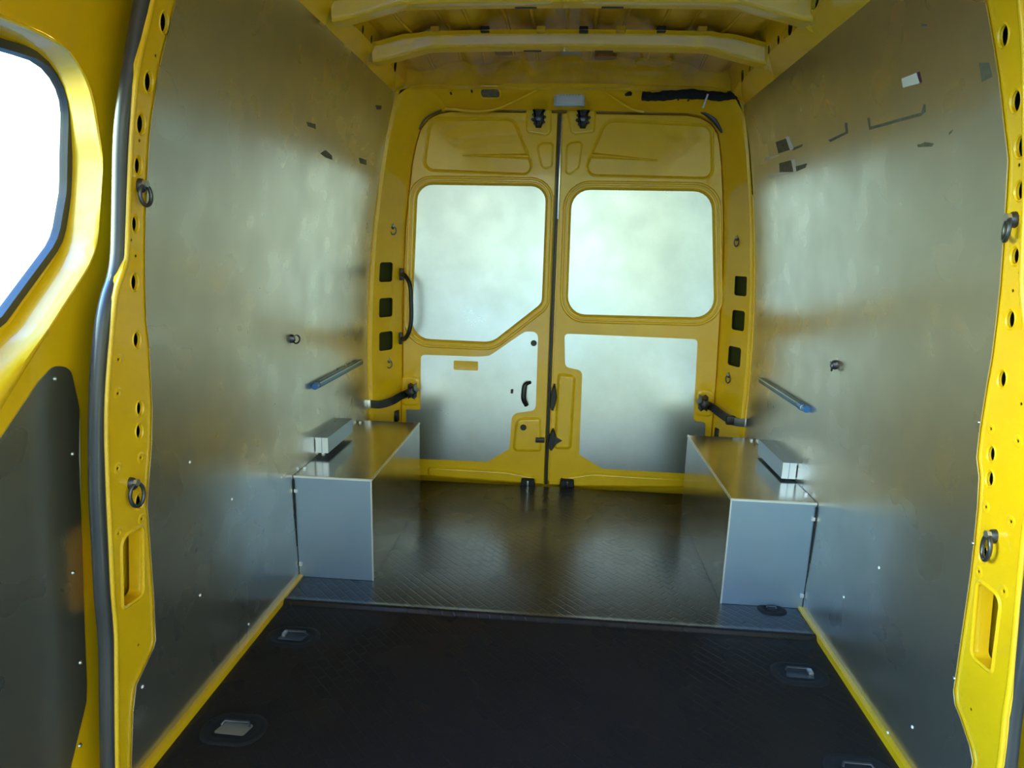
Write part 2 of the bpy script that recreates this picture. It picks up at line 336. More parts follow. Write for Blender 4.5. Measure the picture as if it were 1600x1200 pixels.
# ------------------------------------------------------------------ rear frame: pillars and header
BL = [(-0.7931, 0.1605), (-0.776, 0.5008), (-0.7709, 0.8264), (-0.7635, 1.0774), (-0.7519, 1.2905), (-0.7349, 1.4392), (-0.7184, 1.5704), (-0.6995, 1.6567), (-0.6747, 1.7335), (-0.6352, 1.7788), (-0.587, 1.8016), (-0.527, 1.8105)]
BR = [(0.8005, 0.2406), (0.7994, 0.5666), (0.7919, 0.8174), (0.7849, 1.09), (0.7663, 1.3238), (0.7503, 1.4663), (0.733, 1.5921), (0.7169, 1.6748), (0.7006, 1.7294), (0.6687, 1.7698), (0.6213, 1.7938), (0.5637, 1.804)]
def curveB(s):
    L = BL if s < 0 else BR; x0, z0 = L[0]; return [(x0+(-.001)*s, -.05), (x0, 0.0)] + L
ZT = 1.8
def curveA(s, n, B):
    o = []
    for k, (x, z) in enumerate(B):
        if z < 1.55: o.append((s*prof(z), z))
        else: o.append(None)
    first = [i for i, q in enumerate(o) if q is None][0]; c = len(o)-first
    tp = 1.845 if s < 0 else 1.815
    # up the pillar, round the top corner to the header
    path = [(s*prof(1.62), 1.62), (s*prof(1.76), 1.76), (s*.72, tp+.012), (s*.70, tp+.022), (s*.66, 1.874), (s*.60, 1.876)]
    L = [0]
    for a, b in zip(path, path[1:]): L.append(L[-1]+math.dist(a, b))
    for k in range(c):
        t = L[-1]*k/(c-1); j = max(i for i in range(len(L)) if L[i] <= t+1e-9); j = min(j, len(path)-2); q = (t-L[j])/(L[j+1]-L[j])
        o[first+k] = tuple(path[j][i]+(path[j+1][i]-path[j][i])*q for i in (0, 1))
    return o
frame = None
wall_back = struct(empty('wall_rear'))
for s in (-1, 1):
    B = curveB(s); A = curveA(s, len(B), B)
    # pillar (straight part, with openings) and corner loft share one map: u = index along, v = across
    zs = [b[1] for b in B]; cut = max(i for i, z in enumerate(zs) if z < 1.32)
    def mP(u, v, d, s=s, A=A, B=B, zs=zs):
        i = max(0, min(len(zs)-2, max([k for k in range(len(zs)) if zs[k] <= u+1e-9] or [0]))); q = (u-zs[i])/(zs[i+1]-zs[i])
        bx = B[i][0]+(B[i+1][0]-B[i][0])*q; ax = s*prof(u)
        if v < .12: w, e = v, .016*(1-(v/.12))**2
        else: w, e = v, 0
        wy = max(0, (w-.20)/.80); return (ax+(bx-ax)*w+s*e*.3-s*d*.65, YA+(YB-YA)*wy-d*.75, u)
    HP = {-1: [(1.0628, 0.528), (0.8945, 0.557), (0.7316, 0.574)], 1: [(1.0478, 0.485), (0.889, 0.506), (0.7192, 0.554)]}
    # rounded in metres, then squeezed into the (height, across) map of the slanted pillar
    hz = [[(a, b/.19) for a, b in rnd([(z-.046, v*.19-.036, .012), (z+.046, v*.19-.036, .012), (z+.046, v*.19+.036, .012), (z-.046, v*.19+.036, .012)], 4)] for z, v in HP[s]]
    pl = sheet('pillar', [(zs[0], 0), (zs[cut], 0), (zs[cut], 1), (zs[0], 1)], hz, mP, YEL, wall_back, thick=.004, step=(.09, .06), smooth=45)
    sheet('shade_back', [(.55, -.1), (1.2, -.1), (1.2, .98), (.55, .98)], [], lambda u, v, d, mP=mP: mP(u, max(v, .12), d-.035), CAV, pl, thick=.001, step=(.1, .2))  # dark sheet added behind the openings, painting in their shade
    tube([mP(z, .02, -.004) for z in [k*.06 for k in range(0, 25)]], .009, 'pillar_edge', YEL, pl, seg=10)
    V = []; F = []
    NV = 10
    for k in range(cut, len(B)):
        a, b_ = A[k], B[k]
        for j in range(NV+1):
            w = j/NV
            kk = max(0, min(1, (1.80-B[k][1])/.15)); e = 0; wy = kk*max(0, (w-.20)/.80)+(1-kk)*w
            V.append((a[0]+(b_[0]-a[0])*w+e, YA+(YB-YA)*wy-.012*math.sin(math.pi*w)*(0 if k <= cut+4 else 1), a[1]+(b_[1]-a[1])*w))
    nn = len(B)-cut
    for k in range(nn-1):
        for j in range(NV): F.append((k*(NV+1)+j, (k+1)*(NV+1)+j, (k+1)*(NV+1)+j+1, k*(NV+1)+j+1))
    mesh('corner_gusset', V, F, YEL, wall_back, 60)
    # return lip into the door gap
    V = []; F = []
    for k, (x, z) in enumerate(B):
        V += [(x, YB, z), (x-s*.003, YB+.008, z), (x-s*.003, YB+.06, z), (x+s*.05, YB+.075, z+(.05 if k > cut+4 else 0))]
    for k in range(len(B)-1):
        for j in range(3): F.append((4*k+j, 4*k+4+j, 4*k+5+j, 4*k+1+j))
    mesh('door_rebate', V, F, YEL, pl, 40)
# header panel between the two corners
xl, zl = BL[-1]; xr, zr = BR[-1]
def hz_b(x): return zl+(zr-zl)*(x-xl)/(xr-xl)+.004*math.sin(math.pi*(x-xl)/(xr-xl))
def hz_t(x):
    t = max(0, min(1, (x-xl)/(xr-xl))); return 1.876+(.004)*math.sin(math.pi*t)
NX = 60; V = []; F = []
for i in range(NX+1):
    t = i/NX; xb = xl+(xr-xl)*t; xt = -.60+(1.20)*t
    # pressed triangular relief either side of the lamp
    for j in range(9):
        w = j/8; x = xt+(xb-xt)*w; z = hz_t(x)+(hz_b(xb)-hz_t(x))*w; y = YA+(YB-YA)*w
        c = abs(x-.0); rel = 0
        if c < .27: rel = .018*max(0, min(1, ((.27-c)/.22-w+.15)*4))
        y -= rel*(1-w*.6); y -= .010*math.sin(math.pi*w)
        V.append((x, y, z))
for i in range(NX):
    for j in range(8): F.append((i*9+j, (i+1)*9+j, (i+1)*9+j+1, i*9+j+1))
head = mesh('header_panel', V, F, YEL, wall_back, 50)
V = []; F = []
for i in range(NX+1):
    x = xl+(xr-xl)*i/NX; z = hz_b(x); V += [(x, YB, z), (x, YB+.008, z+.002), (x, YB+.06, z+.002), (x, YB+.08, z+.06)]
for i in range(NX):
    for j in range(3): F.append((4*i+j, 4*i+4+j, 4*i+5+j, 4*i+1+j))
mesh('door_rebate', V, F, YEL, head, 40)
for a_, b__, c_ in [[(-0.5443, 1.8047), (-0.33, 1.7985), (-0.0871, 1.8738)], [(0.3537, 1.7992), (0.2841, 1.8142), (0.1347, 1.8753)]]:
    tube(smoothpts([Vector((a_[0], 3.055, a_[1])), Vector((b__[0], 3.045, b__[1])), Vector((c_[0], 2.935, c_[1]))], 6), .007, 'pressed_rib', YEL, head, seg=8)
# punched hole and pimples in the header
def mH(x, z, d): 
    w = max(0, min(1, (1.878-z)/.075)); return (x, YA+(YB-YA)*w-.012-d, z)
hx, hzz = [(-0.3288, 1.8524)][0]
ov = rnd([(hx-.048, hzz-.018, .018), (hx+.048, hzz-.018, .018), (hx+.048, hzz+.018, .018), (hx-.048, hzz+.018, .018)], 5)
sheet('oval_opening', offs(ccw(ov), .006), [], mH, GREYT, head, thick=.001, d0=.001)
band('opening_lip', ov, [(-.004, -.004), (0, .004), (.005, .004), (.008, 0)], mH, YEL, head)
for px in [(-0.5039, 1.8515), (-0.409, 1.8575), (0.4923, 1.8406), (0.5363, 1.8384), (0.2708, 1.8546)]:
    sheet('pin_hole', circ(px, .0045, 8), [], mH, BLK, head, thick=.003, d0=.003)

# ------------------------------------------------------------------ rear doors
def reveal(name, L, par, depth=.020, w=.022, lip=.0):
    """soft pressed rim from the door face down to a recessed panel; L = visible (inner) outline"""
    L = ccw(L); pr = [(-w, .0)]+[(-w+w*(1-math.cos(t*math.pi/2))*.55, -depth*.25*math.sin(t*math.pi/2)**2) for t in (.35, .7, 1)]
    pr = [(-w, 0), (-w*.75, .0018), (-w*.5, .0005), (-w*.28, -depth*.2), (-w*.1, -depth*.6), (0, -depth)]
    return band(name, L, pr, mD, YEL, par)
dr = {}
WIN = {1: [(-0.689, 1.4769, 0.075), (-0.074, 1.4789, 0.07), (-0.076, 0.9294, 0.055), (-0.3177, 0.7282, 0.11), (-0.7255, 0.7328, 0.09)], 2: [(0.0498, 1.4666, 0.085), (0.6961, 1.4697, 0.09), (0.7596, 0.8853, 0.085), (0.0541, 0.8805, 0.085)]}
REC = {1: [(-0.6206, 1.7654, 0.05), (-0.2387, 1.7665, 0.04), (-0.1363, 1.5384, 0.03), (-0.6516, 1.5505, 0.035)], 2: [(0.1973, 1.7682, 0.05), (0.6627, 1.7511, 0.045), (0.6846, 1.5347, 0.03), (0.1062, 1.5394, 0.035)]}
LOW = {1: [(-0.6736, 0.6533, 0.02), (-0.3905, 0.6543, 0.07), (-0.3261, 0.6601, 0.08), (-0.1533, 0.7884, 0.045), (-0.0869, 0.7907, 0.03), (-0.0864, 0.3903, 0.03), (-0.2062, 0.3681, 0.04), (-0.2146, 0.1808, 0.03), (-0.326, 0.1059, 0.005), (-0.6758, 0.1017, 0.002)],
       2: [(0.0424, 0.7857, 0.02), (0.6868, 0.7804, 0.02), (0.6989, 0.3732, 0.02), (0.7589, 0.3661, 0.015), (0.7727, 0.0953, 0.01), (0.2641, 0.0989, 0.03), (0.1435, 0.1681, 0.005), (0.139, 0.6037, 0.03), (0.0526, 0.6197, 0.025)]}
p1 = LOW[1]; xx = [(-0.7522, 0.3056, 0), (-0.6781, 0.3669, 0)]
LOW[1] = p1[:-1] + [(xx[0][0], p1[-1][1], .004), (xx[0][0], xx[1][1], .006), (xx[1][0], xx[1][1], .006)]
def edgeB(z, s):
    L = curveB(s); 
    for (x0, z0), (x1, z1) in zip(L, L[1:]):
        if z0 <= z <= z1: return x0+(x1-x0)*(z-z0)/(z1-z0)
    return L[-1][0]
for k, s in ((1, -1), (2, 1)):
    B = curveB(s); g = .010
    out = []
    for (x, z) in B[2:]:
        out.append((x-s*g*(.9 if z < 1.7 else .6), z-(0 if z < 1.7 else g*.8)))
    zb = .012
    o = [(out[0][0]-s*.045, zb), (out[0][0], zb+.05)] + out
    topz = [p[1] for p in out][-1]
    xs = SEAM+s*.014
    o += [(xs, hz_b(xs)-.01), (xs, .0), (xs+s*.10, .0), (xs+s*.20, .016), (xs+s*.30, .022)]
    outer = ccw(o)
    holes = [offs(rnd(WIN[k]), -.022), offs(rnd(REC[k]), -.016)]
    slot = []
    door = sheet('door_%d' % k, outer, holes, mD, YEL, thick=.0015, smooth=40)
    struct(door)
    band('door_flange', outer, [(0, 0), (-.002, -.003), (-.002, -.05)], mD, YEL, door)
    reveal('window_rim', rnd(WIN[k]), door, .020, .022)
    band('window_bead', offs(rnd(WIN[k]), -.034), [(-.007, 0), (-.003, .004), (0, .005), (.004, .0035), (.008, 0)], mD, YEL, door)
    pan = sheet('window_blank', offs(rnd(WIN[k]), -.004), [], mD, GALVD, door, thick=.001, step=(.08, .08), smooth=40, d0=-.0185)
    pan['label'] = 'galvanised sheet closing the window opening'
    # screws round the blanked window
    WL = offs(rnd(WIN[k]), -.006)
    for q in range(0, len(WL), 5):
        band('screw', circ(WL[q], .005, 7), [(0, -.0165), (.001, -.014), (.003, -.0135)], mD, STEEL, door, cap=True)
    # upper pressed recess
    pr = [(-.016, 0), (-.012, .0015), (-.006, -.002), (0, -.012)]
    band('recess_rim', rnd(REC[k]), pr, mD, YEL, door)
    rc = sheet('recess_plate', offs(rnd(REC[k]), -.003), [], mD, YEL, door, thick=.001, step=(.05, .05), smooth=50, d0=-.0115)
    # crease across the recess plate
    if k == 1: c0, c1 = [(-0.474, 1.6137), (-0.1537, 1.6125)]
    else: c0, c1 = [(0.438, 1.604), (0.1317, 1.6222)]
    Vc = []; n_ = 12
    for i in range(n_+1):
        t = i/n_; x = c0[0]+(c1[0]-c0[0])*t; z = c0[1]+(c1[1]-c0[1])*t; h = .003+.011*t
        Vc += [mD(x, z+h, -.0112), mD(x, z+h*.15, -.0112+h*.75), mD(x, z-h*.15, -.0112+h*.75), mD(x, z-h, -.0112)]
    mesh('crease', Vc, [(4*i+j, 4*i+4+j, 4*i+5+j, 4*i+1+j) for i in range(n_) for j in range(3)], YEL, rc, 30)
    # lower sheet, flush on the door
    lw = rnd(LOW[k], 5); lh = []
    if k == 1:
        a, b_ = [(-0.5071, 0.6303), (-0.383, 0.5828)]; lh = [rnd([(a[0], a[1], .006), (b_[0], a[1], .006), (b_[0], b_[1], .006), (a[0], b_[1], .006)], 3)]
    ls = sheet('lower_panel', lw, lh, mD, GALVD, door, thick=.002, step=(.07, .07), smooth=40, d0=.0035)
    ls['label'] = 'galvanised lower lining sheet'
    if lh: band('pull_pocket', lh[0], [(0, .0035), (.001, .001), (.004, .0007)], mD, YEL, door, cap=True)
# pressings on the door corners next to the locks
def pad(L, par, h=.012, w=.014, name='pressing'):
    return band(name, rnd(L, 6), [(0, 0), (w*.3, h*.25), (w*.65, h*.85), (w, h), (w*1.2, h)], mD, YEL, par, cap=True)
d1, d2 = bpy.data.objects['door_1'], bpy.data.objects['door_2']
pad([(0.0157, 0.589, 0.02), (0.1084, 0.5798, 0.03), (0.1033, 0.1934, 0.02), (0.012, 0.1888, 0.02)], d2, .012, .016)
pad([(-0.1861, 0.3488, 0.04), (-0.0592, 0.3547, 0.02), (-0.0463, 0.1721, 0.02), (-0.201, 0.1643, 0.03)], d1, .010, .016)
pad([(-0.7766, 0.5439, 0.03), (-0.684, 0.541, 0.03), (-0.6847, 0.3869, 0.02), (-0.7749, 0.3829, 0.02)], d1, .006, .012)
pad([(0.7099, 0.54, 0.03), (0.7881, 0.5304, 0.03), (0.7877, 0.3938, 0.02), (0.7063, 0.3966, 0.02)], d2, .006, .012)
pad([(-0.178, 1.8255, 0.02), (-0.0601, 1.8265, 0.02), (-0.0551, 1.6958, 0.03), (-0.1747, 1.714, 0.02)], d1, .006, .010)
pad([(0.0045, 1.8271, 0.02), (0.1446, 1.8283, 0.02), (0.1445, 1.7177, 0.02), (0.0333, 1.7052, 0.03)], d2, .006, .010)
pad([(-0.1317, 1.6751, 0.03), (-0.0425, 1.6763, 0.02), (-0.0441, 1.5628, 0.02), (-0.0976, 1.5505, 0.03)], d1, .006, .012)
pad([(0.0108, 1.6769, 0.03), (0.0933, 1.6836, 0.02), (0.0811, 1.5647, 0.02), (0.0121, 1.5063, 0.03)], d2, .006, .012)
pad([(-0.642, 0.0649, 0.02), (-0.2317, 0.0621, 0.02), (-0.0715, 0.0393, 0.02), (-0.07, -0.0061, 0.02), (-0.6421, 0.0084, 0.02)], d1, .010, .012)
pad([(0.0507, 0.0424, 0.02), (0.2132, 0.0755, 0.02), (0.7525, 0.0702, 0.02), (0.7565, 0.0224, 0.02), (0.0528, -0.0098, 0.02)], d2, .010, .012)
# centre seal, pale strip standing in for the white highlight on the seam
sealp = [(SEAM, YD-.002, z) for z in (0.0, .3, .6, .9, 1.2, 1.5, 1.80)]
tube(sealp, .0065, 'centre_seal', RUB, d1, seg=8)
box('edge_strip', (SEAM+.0065, YD-.007, .02), (SEAM+.0135, YD+.03, 1.80), YEL, d2, .002)
box('highlight_strip', (SEAM+.004, YD-.0085, 1.33), (SEAM+.010, YD-.004, 1.79), MIR, d2, .0015)
# outer skins keep daylight out
for k, s in ((1, -1), (2, 1)):
    x0, x1 = sorted((SEAM, s*1.0)); box('outer_skin', (x0, YD+.06, -.1), (x1, YD+.064, 2.05), YEL, bpy.data.objects['door_%d' % k])
# handles, caps, latches
def knob(par, x, z, r, d, name='round_cap', mt=BLK): return band(name, circ((x, z), r, 16), [(0, 0), (0, d*.7), (r*.15, d), (r*.5, d)], mD, mt, par, cap=True)
(x, z), (x2, z2), (x3, z3), (x4, z4) = [(-0.1072, 0.7326), (-0.1455, 0.3001), (-0.2091, 0.4846), (-0.1037, 0.114)]
knob(d1, x, z, .015, .010); knob(d1, x2, z2, .016, .018)
sheet('key_slot', rnd([(x3-.007, z3-.012, .003), (x3+.006, z3-.012, .003), (x3+.008, z3+.012, .003), (x3-.006, z3+.010, .003)], 2), [], mD, BLK, d1, thick=.001, d0=.0045)
hp = [(-0.1169, 0.5346), (-0.1423, 0.5237), (-0.1476, 0.4839), (-0.1466, 0.4509), (-0.1327, 0.4182)]
hp3 = smoothpts([Vector(mD(a, b, h)) for (a, b), h in zip(hp, (.006, .022, .028, .028, .018))], 6)
tube(hp3, .011, 'inner_handle', BLK, d1, seg=10, rfun=lambda t: .008+.005*min(1, t*3)*(1 if t < .9 else .8))
def latch(par, x, z, top=True):
    o = band('latch', rnd([(x-.024, z-.016, .012), (x-.012, z-.046, .004), (x+.012, z-.046, .004), (x+.024, z-.016, .012), (x+.022, z+.02, .01), (x+.036, z+.034, .004), (x-.036, z+.034, .004), (x-.022, z+.02, .01)], 3), [(0, .002), (.001, .022), (.005, .028), (.008, .028)], mD, BLK, par, cap=True)
    band('latch_rotor', circ((x, z-.006), .017, 6), [(0, .027), (.002, .034), (.008, .036)], mD, STEEL, o, cap=True)
    for a in range(8):
        t = a*2*math.pi/8+.2; band('latch_tooth', circ((x+.028*math.cos(t), z-.006+.028*math.sin(t)), .0085, 4), [(0, .018), (.001, .027), (.003, .028)], mD, BLK, o, cap=True)
    return o
for q, (par, pt) in enumerate(zip((d1, d2), [(-0.1175, 1.7817), (0.0856, 1.7809)])): latch(par, *pt)
# bottom locks
for par, (x, z) in zip((d1, d2), [(-0.1137, 0.009), (0.088, 0.0166)]):
    o = band('bottom_lock', rnd([(x-.038, z-.02, .004), (x+.038, z-.02, .004), (x+.034, z+.022, .008), (x-.034, z+.022, .008)], 3), [(0, 0), (.001, .03), (.004, .034), (.006, .034)], mD, BLK, par, cap=True)
    box('lock_pin', (x-.004, YD-.045, z-.016), (x+.006, YD-.030, z+.016), ZINC if par is d1 else STEEL, o, .002)
# latches on the seam
for (x, z), hgt, w in zip([(-0.0018, 0.4638), (0.0002, 0.2427)], (.075, .06), (.016, .022)):
    o = band('seam_latch', rnd([(x-w, z-hgt*.6, .004), (x+.002, z-hgt, .004), (x+w, z-hgt*.4, .004), (x+w*1.3, z, .004), (x+w, z+hgt*.4, .004), (x+.006, z+hgt*1.1, .004), (x-w*.6, z+hgt*.4, .004)], 2), [(0, 0), (.001, .022), (.005, .027)], mD, BLK, d2, cap=True)
(xa, za), (xb, zb_) = [(-0.0814, 0.2387), (0.0458, 0.2416)]
box('latch_striker', (xa, YD-.03, za-.010), (xa+.045, YD, za+.012), BLK, d1, .003)
mesh('latch_pointer', [mD(xb-.03, zb_+.022, .03), mD(xb-.03, zb_-.022, .03), mD(xb+.008, zb_, .018), mD(xb-.03, zb_+.022, 0), mD(xb-.03, zb_-.022, 0), mD(xb+.008, zb_, 0)], [(0, 1, 2), (0, 3, 4, 1), (1, 4, 5, 2), (2, 5, 3, 0)], STEEL, d2)

# ------------------------------------------------------------------ ceiling: roof skin, bows
def roofz(x): return 1.985-.06*(x/.72)**2+.010*max(-1, min(1, 2.2*math.cos(x*2*math.pi/.24)))
V = []; F = []; NX = 84; ys = [-.8, 0, .8, 1.6]+[1.7+i*.05 for i in range(27)]
for y in ys:
    for i in range(NX+1):
        x = -.74+1.48*i/NX; V.append((x, y, roofz(x)+.004*math.sin(y*16)*math.cos(x*9)))
for j in range(len(ys)-1):
    for i in range(NX): F.append((j*(NX+1)+i, j*(NX+1)+i+1, (j+1)*(NX+1)+i+1, (j+1)*(NX+1)+i))
ceil = struct(mesh('ceiling', V, F, YROOF, smooth=60))
box('outer_skin', (-1.1, -.8, 2.06), (1.1, 3.3, 2.07), YEL, ceil)
V = [(s_*a, y, z) for s_ in (-1, 1) for y in (-.8, 3.3) for a, z in ((.64, 1.97), (.98, 1.95), (1.1, 2.06))]
mesh('roof_side', V, [(0, 1, 4, 3), (1, 2, 5, 4), (6, 7, 10, 9), (7, 8, 11, 10)], YEL, ceil)
for s_ in (-1, 1):
    mesh('corner_filler', [(s_*x, 2.936, z) for x, z in ((.806, 1.6), (.768, 1.74), (.745, 1.80), (.722, 1.855), (.66, 1.870), (.60, 1.872), (.60, 1.96), (.95, 1.96), (.95, 1.6))], [tuple(range(9))], YEL, ceil)
for x in (-.56, -.44, -.34, -.22, -.12, .0, .10, .21, .33, .43, .55):
    P_ = [(x*(1+.02*math.sin(y*9)), y, roofz(x)-.001) for y in [1.6+.05*q for q in range(27)]]
    tube(P_, .0065, 'roof_rib', YROOF, ceil, seg=8)
mesh('roof_rear_closure', [(-.76, 2.935, 1.86), (.76, 2.935, 1.86), (.76, 2.935, 2.06), (-.76, 2.935, 2.06)], [(0, 1, 2, 3)], YROOF, ceil)
def bow(Y, name='roof_bow', pads=True):
    NXB = 48; V = []; F = []
    pf = [(.075, .06), (.066, .010), (.058, .0), (.016, -.001), (.006, .000), (.003, .003), (-.001, .012), (-.005, .034), (-.009, .040), (-.024, .044), (-.032, .046)]
    for i in range(NXB+1):
        x = -.708+1.416*i/NXB; a = abs(x)
        dz = 1.897-.006*(a/.5)**2
        if a > .50: dz -= .042*min(1, (a-.50)/.19)
        wide = 1+(.25*max(0, min(1, (a-.52)/.06)))
        for (dy, h) in pf: V.append((x, Y+dy, dz+h*wide))
    n = len(pf)
    for i in range(NXB):
        for j in range(n-1): F.append((i*n+j, i*n+j+1, (i+1)*n+j+1, (i+1)*n+j))
    o = mesh(name, V, F, YEL, ceil, 38)
    if pads:
        for x in (-.47, -.29, -.09, .06, .19, .33, .47):
            box('roof_pad', (x-.016, Y-.030, 1.936), (x+.016, Y-.005, 1.955), BLK if x in (-.29,.06, .33) else YROOF, o, .003)
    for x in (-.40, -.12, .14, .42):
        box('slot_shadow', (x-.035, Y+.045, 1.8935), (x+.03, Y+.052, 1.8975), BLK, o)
    return o
bow(2.475); bow(2.055); bow(1.60, pads=False); bow(1.15, pads=False)
for x, y in ((-.27, 2.83), (.16, 2.84), (.36, 2.86), (.02, 2.86)):
    w = .075 if x == .36 else .045
    e = sheet('roof_patch', rnd([(x-w, y-.028, .02), (x+w, y-.028, .02), (x+w, y+.028, .02), (x-w, y+.028, .02)], 4), [], mF(roofz(x)-.012), mat('brown_adhesive', (.30, .12, .01), .35, coat=.3) if y < 2.85 else (YROOF if x > .1 else LENS), ceil, thick=-.012)

# ------------------------------------------------------------------ sliding doors at both sides
SW_O = [(1.2264, 1.5321, 0.13), (1.281, 1.4188, 0.1), (1.2919, 1.3348, 0.1), (1.2711, 1.1418, 0.1), (1.1773, 1.018, 0.12)]
SP = [(1.108, 0.9079, 0.03), (1.1444, 0.9312, 0.03), (1.1897, 0.9219, 0.04), (1.2058, 0.8282, 0.04), (1.1773, 0.54, 0.02), (1.1435, 0.2413, 0.02), (1.1348, 0.1926, 0.02), (1.0692, 0.0827, 0.01)]
WI = [(1.2927, 1.5199, 0.11), (1.2939, 1.4206, 0.1), (1.2898, 1.2701, 0.12), (1.2641, 1.1659, 0.1), (1.201, 1.0962, 0.1), (1.1159, 1.0157, 0.05)]
for k, s in ((3, -1), (4, 1)):
    mS = mW(s, .085)
    (y0, z0, _), (y1, z1, _), (y2, z2, _) = WI[0], WI[1], WI[2]
    win = [(.25, 1.46, .12), (WI[0][0], WI[0][1], .10), (WI[2][0], WI[2][1], .08), (WI[3][0], WI[3][1], .12), (WI[5][0], WI[5][1], .05), (.80, .86, .10), (.25, .86, .12)]
    wl_ = rnd(win, 8)
    so = [(.19, 1.53, .15), (SW_O[0][0]+.005, 1.525, .15), (SW_O[2][0], SW_O[2][1], .10), (SW_O[3][0]+.005, SW_O[3][1], .14), ([(1.0162, 0.8636)][0][0], [(1.0162, 0.8636)][0][1], .05), (.84, .745, .12), (.19, .745, .15)]
    sol = rnd(so, 8)
    dsl = sheet('door_%d' % k, [(-.75, -.06), (1.48, -.06), (1.48, 1.0), (1.48, 1.82), (-.75, 1.82)], [sol], mS, YEL, thick=.0015, step=(.3, .08), smooth=40)
    struct(dsl)
    # reveal lofted between the two outlines
    NP = 96
    def resamp(L, n, c):
        L = ccw(L); out = []
        for i in range(n):
            t = 2*math.pi*i/n; d = Vector((math.cos(t), math.sin(t))); best = None
            for a, b_ in zip(L, L[1:]+L[:1]):
                e = Vector(b_)-Vector(a); den = d.x*e.y-d.y*e.x
                if abs(den) < 1e-9: continue
                w = Vector(a)-Vector(c); u = (w.x*e.y-w.y*e.x)/den; v = (w.x*d.y-w.y*d.x)/den
                if u > 0 and -1e-6 <= v <= 1+1e-6: best = u if best is None else max(best, u)
            out.append((c[0]+d.x*best, c[1]+d.y*best))
        return out
    cc = (.75, 1.17); NP = 144; A_ = resamp(sol, NP, cc); B_ = resamp(wl_, NP, cc)
    V = []; F = []; pf = [(0, 0), (.10, .003), (.20, .002), (.28, -.006), (.36, -.020), (.50, -.052), (.56, -.062), (.64, -.067), (1.0, -.070)]
    for w, d in pf: V += [mS(a[0]+(b_[0]-a[0])*w, a[1]+(b_[1]-a[1])*w, d) for a, b_ in zip(A_, B_)]
    for j in range(len(pf)-1):
        for i in range(NP): i2 = (i+1) % NP; F.append((j*NP+i, j*NP+i2, (j+1)*NP+i2, (j+1)*NP+i))
    mesh('window_reveal', V, F, YEL, dsl, 50)
    V = []; F = []
    for o_, d in ((-.003, -.070), (-.001, -.063), (.014, -.063), (.017, -.078)): V += [mS(a, b_, d) for a, b_ in offs(ccw(B_), o_)]
    for j in range(3):
        for i in range(NP): i2 = (i+1) % NP; F.append((j*NP+i, j*NP+i2, (j+1)*NP+i2, (j+1)*NP+i))
    gk = mesh('window_gasket', V, F, RUB, dsl, 50)
    sheet('window_pane', offs(ccw(B_), .010), [], mS, GLS, dsl, thick=0, d0=-.073, step=(.2, .1), smooth=60)
    pnl = [(p[0], p[1], p[2]) for p in SP]
    pl_ = [(-.5, .66, .02), (.72, .66, .05)] + [(1.01, .818, 0)] + pnl + [(1.0, .0, .02), (-.5, .0, .02)]
    if s > 0: pass
    sp = sheet('lower_panel', rnd(pl_, 5), [], mS, GALV, dsl, thick=.002, step=(.2, .08), smooth=40, d0=.003)
    for y, z in [(1.1784, 0.7407), (1.1444, 0.4908), (1.133, 0.2878), (1.1483, 0.9049), (1.0996, 0.1107), (1.2024, 1.0154)][:5]:
        band('rivet', circ((y, z), .005, 8), [(0, .003), (.0012, .006), (.003, .0068)], mS, ZINC, dsl, cap=True)
    # step well and sill outside the floor edge
# rubber seals of the door openings
SL = [(1.098, 0.062), (1.1205, 0.2013), (1.1402, 0.3412), (1.144, 0.4438), (1.1532, 0.5555), (1.1602, 0.6516), (1.1706, 0.7587), (1.1791, 0.8376), (1.1921, 0.9278), (1.2092, 1.0103), (1.2265, 1.0606), (1.2457, 1.0984), (1.2556, 1.137), (1.2598, 1.1819), (1.2624, 1.2702), (1.262, 1.3558), (1.2648, 1.4161), (1.2758, 1.4891), (1.2867, 1.5615), (1.2979, 1.6335)]
for k, s in ((3, -1), (4, 1)):
    pts = [mW(s, .022)(SL[0][0]-.02, -.05, 0)] + [mW(s, .022)(y if s < 0 else y-.004, z, 0) for y, z in SL] + [mW(s, .022)(1.31, 1.74, 0), mW(s, .03)(1.29, 1.80, 0)]
    tube(smoothpts(pts, 4), .0165, 'trim_%d' % k, RUB, seg=14)
    struct(bpy.data.objects['trim_%d' % k])

